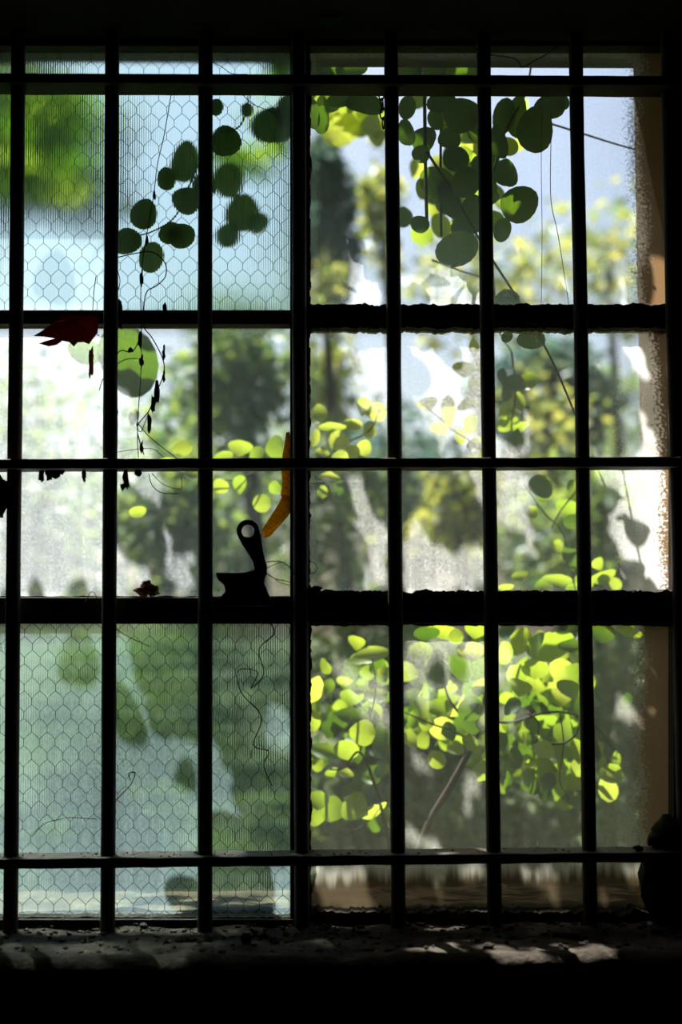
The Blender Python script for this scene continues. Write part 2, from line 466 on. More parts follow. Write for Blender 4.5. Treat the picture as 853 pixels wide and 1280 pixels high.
# ------------------------------------------------------------------ window sash
win = empty('window_1', (0, YG, ZB))
tag(win, 'old steel sash window with wired and plain dirty panes', kind='structure')
win.location = (0, 0, 0)
def gx(px, py=600): return at(px, py, YG).x
def gz(py, px=420): return at(px, py, YG).z
YF0, YF1 = .044, .078       # sash bar depth
def pxbox(name, x0, x1, y0, y1, Y0, Y1, mat, parent, bevel=.0015):
    """box whose front outline is the pixel rectangle at the glass plane"""
    p = [at(x0, y1, YG), at(x1, y1, YG), at(x1, y0, YG), at(x0, y0, YG)]
    b = MB(); n = 0
    b.v = [(q.x, Y0, q.z) for q in p] + [(q.x, Y1, q.z) for q in p]
    b.f = [(0, 1, 2, 3), (7, 6, 5, 4), (0, 4, 5, 1), (1, 5, 6, 2), (2, 6, 7, 3), (3, 7, 4, 0)]
    return b.build(name, mat, parent, bevel=bevel)
def jag(name, x0, x1, yc, half, amp, parent, Y0=.046, Y1=.082, mat='putty', seed=0, vertical=False, step=3.0, both=True):
    """ragged strip of old putty"""
    n = max(4, int((x1-x0)/step)); top = []; bot = []
    for i in range(n+1):
        x = x0 + (x1-x0)*i/n
        f = lambda k: (noise.noise(Vector((x*.05, seed, k))) + .7*noise.noise(Vector((x*.19, seed, k+3))) + .6*noise.noise(Vector((x*.5, seed, k+7))))
        a = half + amp*f(0); b = half + amp*f(20)
        top.append((x, yc-a)); bot.append((x, yc+b if both else yc+half))
    pts = []
    for (x, y) in top + bot[::-1]:
        q = at(y, x, YG) if vertical else at(x, y, YG)
        pts.append((q.x, q.z))
    b = MB(); k = len(top); m = len(b.v)
    # quad strips (front and back) so the ragged outline stays clean
    for Y in (Y0, Y1):
        for i in range(k): b.v.append((pts[i][0], Y, pts[i][1]))
        for i in range(k): b.v.append((pts[2*k-1-i][0], Y, pts[2*k-1-i][1]))
    for i in range(k-1):
        b.f.append((i, i+1, k+i+1, k+i)); b.f.append((2*k+i, 3*k+i, 3*k+i+1, 2*k+i+1))
        b.f.append((i, 2*k+i, 2*k+i+1, i+1)); b.f.append((k+i, k+i+1, 3*k+i+1, 3*k+i))
    b.f.append((0, k, 3*k, 2*k)); b.f.append((k-1, 3*k-1, 4*k-1, 2*k-1))
    return b.build(name, M[mat], parent)

mull = pxbox('mullion', 363, 387, 40, 1155, YF0, YF1, M['steel'], win)
jag('putty', 60, 395, 386, 2.0, 2.6, mull, seed=1, vertical=True)
jag('putty', 410, 745, 385, 2.5, 2.6, mull, seed=2, vertical=True)
jag('putty', 780, 1150, 386.5, 2.5, 2.6, mull, seed=3, vertical=True)
pxbox('sash_stile', 836, 925, 40, 1165, YF0, YF1, M['steel'], win)
pxbox('sash_stile', -95, -75, 40, 1165, YF0, YF1, M['steel'], win)
pxbox('sash_rail', -95, 860, 40, 66.5, YF0, YF1, M['steel'], win)
br = pxbox('sash_rail', -95, 852, 1143, 1166, YF0-.004, YF1, M['steel'], win)
jag('putty', -70, 365, 1144, 2.5, 1.6, br, seed=4)
jag('putty', 385, 838, 1141, 7, 6, br, seed=5, Y0=.040)
mu = pxbox('muntin', -80, 366, 392.5, 410, YF0, YF1, M['steel'], win)
jag('putty', -75, 366, 394, 1.8, 1.0, mu, seed=6, Y0=.05)
mu = pxbox('muntin', 384, 840, 391, 410, YF0, YF1, M['steel'], win)
jag('putty', 386, 838, 389, 4, 3.0, mu, seed=7)
jag('putty', 386, 838, 410, 4.5, 3.0, mu, seed=8)
mu = pxbox('muntin', -80, 366, 747, 779.5, YF0-.006, YF1, M['steel'], win)
jag('putty', -75, 366, 747.5, 2, 1.0, mu, seed=9)
mu = pxbox('muntin', 384, 840, 745, 779, YF0-.006, YF1, M['steel'], win)
jag('putty', 386, 840, 743.5, 4.5, 3.4, mu, seed=10, Y0=.03)
jag('putty', 386, 840, 779, 2.8, 2.2, mu, seed=11)

# panes -----------------------------------------------------------------
def pane(x0, x1, y0, y1, front, film, thick=.005, wired=False):
    c = at((x0+x1)/2, (y0+y1)/2, YG)
    p = [at(x0, y1, YG)-c, at(x1, y1, YG)-c, at(x1, y0, YG)-c, at(x0, y0, YG)-c]
    me = bpy.data.meshes.new('pane')
    v = [(q.x, -thick, q.z) for q in p] + [(q.x, 0, q.z) for q in p]
    me.from_pydata(v, [], [(0, 1, 2, 3), (7, 6, 5, 4), (0, 4, 5, 1), (1, 5, 6, 2), (2, 6, 7, 3), (3, 7, 4, 0)])
    me.materials.append(front); me.materials.append(film)
    for i, q in enumerate(me.polygons): q.material_index = 1 if i == 1 else 0
    o = bpy.data.objects.new('pane', me); o.location = c
    link(o, win)
    if wired:
        s = psz(YG); cw = 19.3*s; ch = 33.5*s
        hx = abs(p[1].x); hz = abs(p[2].z)
        b = MB(); r = .00033
        def seg(a, q):
            if max(abs(a[0]), abs(q[0])) > hx or max(abs(a[1]), abs(q[1])) > hz: return
            b.tube([(a[0], -thick*.5, a[1]), (q[0], -thick*.5, q[1])], r, k=4, cap=False)
        nxx = int(hx*2/cw)+3; nzz = int(hz*2/(ch/2))+3
        for j in range(nzz):
            for i in range(nxx):
                xx = -hx + (i + (.5 if j % 2 else 0))*cw - cw
                zz = -hz + j*ch/2
                v1 = ch*.115
                wob = lambda a, k: a + .0006*noise.noise(Vector((xx*50, zz*50, k)))
                # vertical twist, then two diagonals down to the next row
                seg((wob(xx, 1), zz+v1), (wob(xx, 1), zz-v1))
                seg((wob(xx, 1), zz-v1), (xx-cw/4-.0004, zz-ch*.25+.0004)); seg((xx-cw/4-.0004, zz-ch*.25+.0004), (xx-cw/2, zz-ch/2+v1))
                seg((wob(xx, 1), zz-v1), (xx+cw/4+.0004, zz-ch*.25+.0004)); seg((xx+cw/4+.0004, zz-ch*.25+.0004), (xx+cw/2, zz-ch/2+v1))
        wm = b.build('wire_mesh', M['wire'], o)
        wm['kind'] = 'stuff'; wm['label'] = 'hexagonal wire netting inside the glass'
    return o
cool = (.80, .86, .92); tan = (.80, .74, .58); olive = (.42, .40, .20); white = (.92, .91, .88); brown = (.34, .24, .10)
pane(-78, 366, 56, 396, M['reeded'], film_mat('film_upper_wired', .085, cool, (.7, .75, .7), .05, .2, hx=.231, hz=.177, seed=1, streak=.15, specks=.3), wired=True)
pane(-78, 366, 408, 750, M['clear'], film_mat('film_middle_left', .165, cool, (.75, .75, .68), .05, .3, hx=.231, hz=.178, seed=2, blotch=.35, streak=.2, left=.05))
pane(-78, 366, 776, 1150, M['reeded_fine'], film_mat('film_lower_wired', .24, (.33, .38, .43), (.30, .32, .33), .14, .3, hx=.231, hz=.194, seed=3, blotch=.45, streak=.2), wired=True)
pane(384, 842, 56, 392, M['clear'], film_mat('film_upper_right', .10, cool, white, .16, .25, hx=.238, hz=.175, seed=4, streak=.2, rust=1.0, side=.14, sidew=.14, rustw=.068))
pane(384, 842, 408, 746, M['clear'], film_mat('film_middle_right', .16, white, white, .05, .25, hx=.238, hz=.176, seed=5, blotch=.6, streak=.35, rust=1.0, side=.34, sidew=.10, rustw=.026))
pane(384, 842, 776, 1150, M['clear'], film_mat('film_lower_right', .16, (.72, .73, .62), (.030, .019, .007), .16, .4, hx=.238, hz=.195, seed=6, blotch=.4, streak=.4, rust=.95, side=.22, sidew=.12, mudc=.98, rustw=.064))

# latch handle on the sash rail ------------------------------------------
def pp(pts, Y): return [(at(x, y, Y).x, at(x, y, Y).z) for x, y in pts]
YL = .018
body = MB().prism(pp([(270, 716), (302, 716), (319, 713), (332, 716), (330, 729), (337, 746), (342, 758), (276, 758), (277, 745), (282, 739), (280, 731), (272, 724)], YL), YL-.004, YL+.028)
latch = body.build('latch', M['iron'], win, bevel=.0015)
latch['label'] = 'black iron latch bracket on the sash rail'
# arm with an eye: ring sector strip around the hole, joined to a tapering shank
ac = (309.8, 663.4)
outer = []; inner = []
for i in range(28):
    a = 2*math.pi*i/28
    outer.append((ac[0]+14.2*math.cos(a), ac[1]+14.2*math.sin(a))); inner.append((ac[0]+8.1*math.cos(a), ac[1]+8.1*math.sin(a)))
rb = MB(); po = pp(outer, YL); pi_ = pp(inner, YL); k = 28
for Y in (YL+.004, YL+.014):
    rb.v += [(x, Y, z) for x, z in po] + [(x, Y, z) for x, z in pi_]
for i in range(k):
    j = (i+1) % k
    rb.f += [(i, j, k+j, k+i), (2*k+i, 3*k+i, 3*k+j, 2*k+j), (i, 2*k+i, 2*k+j, j), (k+i, k+j, 3*k+j, 3*k+i)]
rb.prism(pp([(297.5, 671), (303, 676), (312, 677.5), (319.5, 673), (324, 662), (326.5, 672), (328, 684), (331, 699), (333.6, 708), (333, 719), (328, 728), (318, 730), (315, 720), (318, 711), (316, 702), (311, 693), (303, 681)], YL), YL+.0035, YL+.0145)
arm = rb.build('latch_handle', M['iron'], latch, bevel=.001)
arm['label'] = 'black iron latch handle with a round eye'

# ------------------------------------------------------------------ security grille
grille = empty('security_grille', (0, 0, 0))
tag(grille, 'black iron grille of round upright bars through three flat crossbars before the window', 'grille')
BX0, BP = -0.364838, 0.1203469
ZC = [H+0.674803, H+0.181758, H-0.311183]
for i in range(-1, 9):
    if i == 8: continue
    x = BX0 + BP*i
    pts = []; rr = []
    z0 = ZB-.03; z1 = ZT + .06
    n = 60
    for k_ in range(n+1):
        z = z0 + (z1-z0)*k_/n
        pts.append((x + .0009*noise.noise(Vector((z*3, i, 0))), .0225, z)); rr.append(.0093*(1+.05*noise.noise(Vector((z*14, i*7, 2)))))
    MB().tube(pts, rr, k=14).build('upright_bar', M['iron'], grille, smooth=True)
for zc in ZC:
    b = MB(); n = 120
    for k_ in range(n+1):
        x = XL + (XRI-XL)*k_/n
        for (yy, zz) in ((0, -.0061), (0, .0061), (.046, .0061), (.046, -.0061)):
            e = .0009*noise.noise(Vector((x*30, yy*90, zz*200+zc*7)))
            b.v.append((x, yy+e, zc+zz+e))
    for k_ in range(n):
        a = k_*4
        for j in range(4): b.f.append((a+j, a+(j+1) % 4, a+4+(j+1) % 4, a+4+j))
    b.f.append((0, 1, 2, 3)); b.f.append((n*4+3, n*4+2, n*4+1, n*4))
    b.build('crossbar', M['iron'], grille, bevel=.0012)

# ------------------------------------------------------------------ leaves
def leaf_mesh(name, shape):
    st = 8; cs = 4
    v = []; f = []
    for i in range(st+1):
        s = i/st
        z = -math.cos(math.pi*s) if shape == 'round' else -1 + 2*s
        if shape == 'round':
            wd = math.sqrt(max(0, 1-abs(z)**2.1)) * (1-.10*z); wd = max(wd, .10 if i == 0 else .0)
        elif shape == 'ovate':
            wd = (math.sin(math.pi*s**.72))**.8 if 0 < s < 1 else .02
        elif shape == 'lobed':
            wd = [.10, .55, .98, .62, .86, .52, .60, .28, .02][i]
        for j in range(-cs//2, cs//2+1):
            u = j/(cs/2)
            x = wd*u
            if shape == 'lobed': z2 = z + .12*abs(u)*(1 if i % 2 else -.6)
            else: z2 = z
            y = .16*abs(u)**1.4*wd - .16*z*z + .05*math.sin(3*s+u*2)
            v.append((x, y, z2))
    wn = cs+1
    for i in range(st):
        for j in range(cs):
            a = i*wn+j; f.append((a, a+1, a+wn+1, a+wn))
    me = bpy.data.meshes.new(name); me.from_pydata(v, [], f)
    me.polygons.foreach_set('use_smooth', [True]*len(f))
    return me
LM = {}
def lmesh(shape, mat):
    k_ = (shape, mat)
    if k_ not in LM:
        me = leaf_mesh('leaf_'+shape, shape); me.materials.append(M[mat]); LM[k_] = me
    return LM[k_]
def leaf(parent, px, py, rx, ry, Y, shape='round', mat='leaf', rot=None, tilt=25, scale=1.0):
    o = bpy.data.objects.new('leaf', lmesh(shape, mat))
    s = psz(Y)*scale
    o.location = at(px, py, Y)
    rx *= 1.06; ry *= 1.06
    o.scale = (rx*s, (rx+ry)*.5*s, ry*s)
    if rot is None: rot = rnd.uniform(-180, 180) if abs(rx-ry) < 3 else rnd.uniform(-20, 20) + (180 if rnd.random() < .5 else 0)
    o.rotation_euler = (math.radians(rnd.uniform(-tilt, tilt)), math.radians(rot), math.radians(rnd.uniform(-tilt, tilt)))
    link(o, parent)
    return o
def stem(parent, pts, rpx, mat='stem', name='stem', n=5):
    """pts: (px, py, Y)"""
    P = smooth_path([at(*p) for p in pts], n)
    if not hasattr(rpx, '__len__'): rpx = (rpx, rpx)
    rr = [(rpx[0]+(rpx[1]-rpx[0])*i/(len(P)-1))*.5*psz(pts[0][2]) for i in range(len(P))]
    return MB().tube(P, rr, k=6).build(name, M[mat], parent, smooth=True)

# vine hanging in front of the upper right pane
vine = empty('climbing_vine', at(560, 60, .3))
vine.location = (0, 0, 0)
tag(vine, 'climbing vine with round green leaves hanging outside the upper right pane', 'vine')
DK = [(577,143,21,21,.16),(595,160,11,20,.17),(562,173,13,14,.17),(570,199,15,14,.15),(583,228,18,16,.13),(591,268,16,22,.16),
      (527,193,11,10,.18),(530,174,15,15,.2),(508,166,10,17,.2),(509,135,10,14,.18),(563,250,12,25,.19),(546,227,18,20,.2),(552,127,17,12,.18),
      (670,162,21,26,.12),(624,178,10,22,.16),(630,146,13,21,.19),(647,146,12,25,.2),(687,134,18,14,.17),(703,128,10,9,.18),(633,217,14,18,.19),(650,255,20,22,.11),
      (525,280,10,11,.10),(572,312,25,19,.2),(633,374,15,11,.2),(634,421,7,6,.15),(665,424,17,11,.14),(628,288,10,14,.2),
      (456,130,23,13,.19),(390,142,9,19,.2),(426,125,16,9,.2),(402,150,9,16,.21),(612,230,10,16,.18),(615,200,9,12,.2),(600,205,10,10,.2),(545,150,9,12,.2)]
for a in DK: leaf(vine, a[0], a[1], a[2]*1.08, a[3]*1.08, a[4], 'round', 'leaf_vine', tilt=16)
for q in range(46):
    x = rnd.gauss(580, 34) if q % 4 else rnd.uniform(388, 480)
    y = rnd.uniform(122, 300) if q % 4 else rnd.uniform(104, 126)
    if x < 505 and q % 4: continue
    if x > 640 and y > 200: continue
    leaf(vine, x, y, rnd.uniform(11, 18), rnd.uniform(12, 18), rnd.uniform(.26, .9), 'round', 'leaf' if q % 3 else 'leaf_vine', tilt=35)
YL_ = [(522,211,12,13),(543,259,13,13),(557,283,12,9),(569,286,15,13),(588,297,12,9),(590,177,15,21),(563,151,10,15),(587,247,14,10),(467,156,15,19),(402,140,12,14),
       (472,172,11,13),(625,252,9,13),(644,181,11,8),(604,250,12,14),(548,205,12,14),(530,240,9,14),(600,225,12,12),(655,135,8,12),(575,262,14,12)]
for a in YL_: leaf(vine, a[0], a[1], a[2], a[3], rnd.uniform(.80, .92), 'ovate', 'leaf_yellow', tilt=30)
leaf(vine, 424, 161, 34, 26, 1.12, 'lobed', 'leaf_yellow', rot=200, tilt=12)
leaf(vine, 448, 152, 28, 24, 1.12, 'lobed', 'leaf_yellow', rot=150, tilt=15)
leaf(vine, 470, 150, 24, 26, 1.12, 'lobed', 'leaf_yellow', rot=120, tilt=15)
leaf(vine, 405, 138, 20, 22, 1.12, 'lobed', 'leaf_yellow', rot=230, tilt=15)
for (x, y) in [(395,80),(412,88),(440,85),(510,82),(540,86),(565,84),(590,88),(400,95),(380,80),(350,90)]:
    leaf(vine, x, y, 20, 16, rnd.uniform(.26, .4), 'round', 'leaf_vine')
stem(vine, [(530,30,.34),(530,84,.27),(531,120,.21),(532,200,.19),(534,285,.17)], (5, 4))
stem(vine, [(553,30,.34),(553,84,.27),(552,130,.25),(551,220,.24),(552,295,.22)], (4, 3))
stem(vine, [(534,190,.17),(566,240,.15),(600,300,.13),(650,378,.12),(690,450,.12),(722,524,.13)], (3.6, 2.6))
stem(vine, [(603,262,.14),(618,210,.16),(632,165,.17),(657,118,.22),(664,84,.27),(670,50,.32)], (2.4, 3))
stem(vine, [(690,125,.12),(689,181,.1),(689,249,.09),(698,294,.09),(710,371,.09),(712,386,.09)], 1.0)
stem(vine, [(678,120,.12),(677,205,.1),(678,290,.09),(677,386,.09)], .8)
stem(vine, [(690,155,.35),(735,169,.36),(770,180,.36),(840,200,.37)], (3.0, 2.4), 'bark')  # bark stem standing in for a twig's shadow across the glass
stem(vine, [(540,325,.5),(575,338,.5),(610,352,.5),(620,380,.5)], (3, 2), 'bark')  # stem laid in place of a branch's shadow streak

# vine leaves pressed against the wired upper left pane
vine2 = empty('climbing_vine')
tag(vine2, 'vine sprig with dark leaves pressed behind the upper left wired pane', 'vine')
for a in [(270,135,9,11,.085),(282,177,19,19,.085),(208,224,11,14,.083),(227,296,17,15,.083),(213,292,13,15,.09),(180,268,16,19,.09),(159,302,18,16,.09),(189,323,15,20,.10),(234,251,17,19,.10),
          (231,204,18,27,.15),(303,268,21,23,.19),(285,227,22,20,.2),(341,160,27,24,.16),(360,140,16,20,.16),(285,297,15,15,.19),(309,139,8,9,.13),(68,352,1,1,.3),(255,235,14,16,.13),(322,280,14,12,.2)]:
    leaf(vine2, a[0], a[1], a[2], a[3], a[4], 'round', 'leaf_vine', tilt=10)
for a in [(303,210,25,22),(274,205,16,18),(175,272,12,10),(160,310,12,9),(330,200,14,12),(320,225,16,12),(90,170,30,24),(60,150,24,20),(40,210,26,22),(105,210,24,26),(85,240,28,18),(30,170,22,28),(110,140,18,22),(60,260,20,14),(40,130,26,24),(80,130,28,22),(115,180,20,30),(20,240,26,24),(70,200,28,26),(100,255,22,16),(45,240,24,20),(120,240,14,20),(15,130,20,26),(65,175,22,20),(325,160,18,14),(345,190,16,14),(335,120,16,12)]:
    leaf(vine2, a[0], a[1], a[2], a[3], rnd.uniform(.82, .94), 'round', 'leaf' if rnd.random() < .4 else 'leaf_vine', tilt=25)
stem(vine2, [(335,30,.34),(330,84,.27),(312,120,.14),(300,158,.09),(268,172,.088),(240,225,.088),(220,270,.088),(190,290,.09),(165,296,.09)], (2.4, 1.6))

# leaves in front of the middle panes
sprigs = [
 ('leafy_sprig', 'large green leaf sprig behind the middle left pane beside the dry vine', .16, 'leaf',
  [(160,452,36,44,.50,'round'),(185,452,9,20,.60,'ovate'),(107,440,22,15,.52,'round'),(167,522,6,11,.6,'ovate'),(172,640,11,7,.6,'round'),(327,629,11,11,.6,'round'),(345,560,15,14,.6,'round'),(300,560,16,10,.6,'ovate'),  # darker first leaf carries overlap shade; narrow second leaf its sunlit edge
   (322,570,12,10,.62,'round'),(280,572,12,8,.62,'ovate'),(276,608,10,9,.62,'round'),(300,606,9,12,.62,'ovate'),(355,575,9,9,.62,'round'),(210,580,12,9,.62,'round'),(228,560,10,12,.62,'round'),(240,590,9,10,.62,'round'),(345,610,8,10,.62,'ovate')],
  [[(365,575,.6),(330,585,.62),(290,600,.63),(230,595,.63)]]),
 ('leafy_sprig', 'yellow-green leaf sprig behind the middle pane just right of the mullion', .6, 'leaf_yellow',
  [(398,518,12,13,.60,'round'),(415,533,18,6,.6,'ovate'),(440,531,13,7,.6,'round'),(462,537,11,9,.61,'round'),(422,551,15,13,.6,'ovate'),(442,565,8,9,.59,'round'),(394,547,6,11,.6,'round'),(456,560,10,10,.62,'round'),
   (403,565,10,7,.62,'ovate'),(470,515,12,14,.62,'ovate'),(455,508,9,12,.62,'ovate'),(403,615,7,8,.59,'round'),(429,612,9,12,.55,'round'),(412,595,14,6,.62,'ovate'),(425,572,10,10,.63,'round')],
  [[(387,603,.6),(410,602,.6),(436,602,.6)],[(400,580,.61),(430,556,.61),(462,538,.61),(475,512,.62)]]),
 ('leafy_sprig', 'pale leaf sprig veiled by dust behind the middle pane', .62, 'leaf_yellow',
  [(580,462,14,10,.6,'ovate'),(595,480,10,10,.6,'round'),(600,458,6,11,.6,'ovate'),(593,432,7,11,.6,'ovate'),(535,505,13,9,.62,'ovate'),(561,515,9,21,.62,'ovate'),(585,505,15,8,.62,'ovate'),(590,530,12,10,.62,'round'),(596,556,13,10,.62,'round'),(550,535,12,8,.64,'ovate'),(575,545,10,8,.64,'round')],
  [[(605,520,.62),(598,480,.61),(592,436,.61)],[(605,560,.63),(570,540,.63),(535,510,.63)]]),
 ('leafy_sprig', 'hanging sprig of round leaves behind the third middle pane left of the bar', .6, 'leaf',
  [(661,477,12,13,.6,'round'),(643,479,15,12,.55,'round'),(633,492,10,10,.5,'round'),(649,502,8,13,.6,'round'),(633,516,9,16,.6,'round'),(649,534,12,7,.6,'ovate'),(645,551,10,17,.52,'ovate'),(630,532,8,10,.6,'round'),(628,470,6,10,.55,'round'),(640,520,9,9,.6,'round')],
  [[(640,440,.58),(645,490,.58),(640,530,.58),(646,560,.56)]]),
 ('leafy_sprig', 'arching sprig of yellow-green leaves at the foot of the right middle pane', .6, 'leaf',
  [(677,608,17,14,.5,'round'),(680,622,8,5,.6,'ovate'),(710,634,15,10,.6,'round'),(719,614,9,15,.6,'round'),(698,683,7,8,.6,'round'),(714,697,10,17,.5,'ovate'),(698,726,21,8,.6,'ovate'),(650,720,11,7,.6,'ovate'),(755,722,16,9,.6,'ovate'),(714,652,9,10,.55,'round'),
   (680,730,12,8,.62,'ovate'),(730,728,12,9,.62,'round'),(770,730,9,7,.62,'round'),(633,735,10,6,.62,'ovate'),(665,640,9,8,.62,'round'),(720,735,12,7,.62,'round'),(748,705,8,9,.62,'ovate')],
  [[(655,605,.58),(680,640,.56),(705,670,.54),(720,740,.54)],[(724,610,.6),(700,640,.58),(690,660,.57)]]),
]
for nm, lab, Y, mt, lv, st_ in sprigs:
    e = empty(nm); tag(e, lab, 'plant', 'sprigs behind the middle panes')
    for (x, y, rx, ry, yy, sh) in lv:
        leaf(e, x, y, rx, ry, yy, sh, 'leaf_vine' if yy < .56 else mt, tilt=28)  # leaves set nearer get the shade-darkened material
    for s_ in st_: stem(e, s_, (2.4, 1.5))
    a_ = at(*st_[0][0])
    bx_ = {'lar': 375, 'yel': 376, 'pal': 618, 'arc': 737, 'han': 614}[lab[:3]]
    if lab[:3] != 'han':
        stem(e, [st_[0][-1] if lab[:3] == 'arc' else st_[0][0], (bx_, 800, Y if Y > .5 else .6), (bx_+2, 1150, Y if Y > .5 else .6)], (3, 4))
        g_ = at(bx_+2, 1150, Y if Y > .5 else .6)
        MB().tube([g_, (g_.x, g_.y, g_.z*.5), (g_.x, g_.y+.02, -.03)], .004, k=6).build('stem', M['stem'], e, smooth=True)
    else:
        stem(e, [(640,440,.58),(622,400,.5),(612,250,.4),(610,84,.3)], (2, 2.5))

# shrub behind the lower right panes
shrub = empty('leafy_shrub')
tag(shrub, 'sunlit yellow-green shrub with many leaves behind the lower right panes', 'shrub')
SR = [(461,820,23,9),(448,822,8,6),(474,833,10,10),(480,843,8,9),(396,883,10,10),(411,859,6,9),(407,833,9,8),(393,861,11,16),(437,895,13,9),(458,898,19,12),(452,916,13,14),(407,940,19,9),(434,937,13,10),(417,965,9,5),(433,966,8,5),(477,963,7,9),(478,925,13,19),
      (398,1001,11,10),(396,1016,13,13),(418,1012,13,13),(445,1009,16,14),(467,1013,16,10),(468,1029,10,10),(486,1022,6,11),(390,900,9,12),(470,870,12,9),(440,872,12,9),
      (558,859,8,7),(566,827,11,6),(575,833,14,19),(547,840,12,19),(530,870,13,11),(569,796,8,9),(528,884,11,12),(552,884,16,10),(572,884,14,12),(588,887,12,14),(590,861,13,11),(601,858,8,10),(519,899,10,8),(528,922,11,12),(534,902,10,10),(552,911,12,12),(563,914,10,12),(588,903,12,12),
      (546,949,9,10),(596,946,14,14),(604,962,9,13),(588,928,9,7),(514,925,7,11),(522,881,9,8),(534,791,13,8),(596,789,13,8),(557,789,20,8),(525,815,14,10),(510,840,10,12),(590,815,14,10),(600,835,12,12),(575,905,12,10),(605,905,9,11),(570,935,9,8),
      (671,834,17,12),(647,841,13,12),(702,838,12,13),(710,847,16,12),(714,808,13,7),(689,806,25,18),(650,859,13,10),(668,856,12,8),(713,862,16,9),(701,871,13,10),(667,886,15,10),(640,883,11,9),(677,906,17,12),(707,912,15,18),(650,921,8,7),(713,923,12,8),(680,936,13,9),(644,948,8,11),
      (635,975,9,9),(682,960,12,13),(710,948,14,12),(696,939,8,11),(722,939,8,13),(724,960,9,9),(686,978,8,11),(719,998,13,8),(707,1004,10,7),(701,975,11,10),(771,948,7,8),(766,966,16,9),(760,984,10,17),(784,874,8,8),(753,791,13,10),(787,788,14,7),(650,800,14,12),(630,815,10,14),(670,806,14,12),
      (690,860,12,10),(690,890,13,10),(725,885,9,14),(655,905,12,10),(640,905,10,10),(725,815,10,14),(720,840,10,12),(660,955,10,9),(670,985,8,8),(630,930,9,12),(715,978,9,9),(755,955,9,7),(752,935,8,10)]
for q, a in enumerate(SR):
    deep = rnd.random()
    yy = .42 + .25*deep
    leaf(shrub, a[0], a[1], a[2]*1.2, a[3]*1.2, yy, 'ovate' if q % 3 else 'round', ('leaf_yellow', 'leaf', 'leaf', 'leaf_vine', 'leaf', 'leaf_vine', 'leaf')[q*5 % 7], tilt=40)  # dark material mixed in so some leaves read as shaded
for q in range(230):
    x = rnd.choice([rnd.uniform(387, 490), rnd.uniform(505, 610), rnd.uniform(620, 735), rnd.uniform(630, 735), rnd.uniform(630, 735)]); y = rnd.gauss(895, 55)
    if y < 784 or y > 1000 - (60 if 490 < x < 620 else 0): continue
    leaf(shrub, x, y, rnd.uniform(8, 14), rnd.uniform(8, 13), rnd.uniform(.60, .9), 'ovate', 'leaf' if q % 2 else 'leaf_vine', tilt=45)  # every other fill leaf takes the shade-darkened material
gb = at(500, 1160, .5)
MB().tube(smooth_path([(gb.x+.02, .5, -.03), (gb.x-.02, .5, gb.z*.5), gb]), .008, k=7).build('stem', M['bark'], shrub, smooth=True)
stem(shrub, [(500,1160,.5),(530,1045,.52),(565,980,.53),(591,930,.54),(606,880,.55),(612,800,.58)], (11, 6), 'bark')
stem(shrub, [(591,930,.54),(580,900,.5),(560,870,.48),(552,830,.48)], (4, 2), 'bark')
stem(shrub, [(603,900,.54),(640,903,.5),(672,893,.48),(700,890,.47),(733,897,.47)], (4, 2.4), 'bark')
stem(shrub, [(660,890,.48),(674,905,.46),(670,930,.46)], (2.4, 1.6), 'bark')
stem(shrub, [(690,930,.46),(708,928,.46),(722,915,.46),(727,895,.46)], (3, 2), 'bark')
stem(shrub, [(730,890,.47),(752,915,.47),(765,932,.47),(780,946,.47)], (2.4, 1.4), 'bark')
stem(shrub, [(591,930,.54),(570,915,.5),(540,905,.48),(505,890,.47)], (3, 1.6), 'bark')
stem(shrub, [(500,1160,.5),(487,1060,.47),(470,985,.46),(450,940,.46),(430,960,.46),(412,962,.46)], (5, 2), 'bark')
stem(shrub, [(476,1000,.46),(455,1030,.46),(440,1040,.46)], (2, 1.4), 'bark')
stem(shrub, [(450,940,.46),(462,900,.46),(470,860,.46),(465,820,.47)], (2.6, 1.5), 'bark')
stem(shrub, [(700,890,.47),(705,930,.47),(700,975,.47),(712,1000,.47)], (2, 1.2), 'bark')

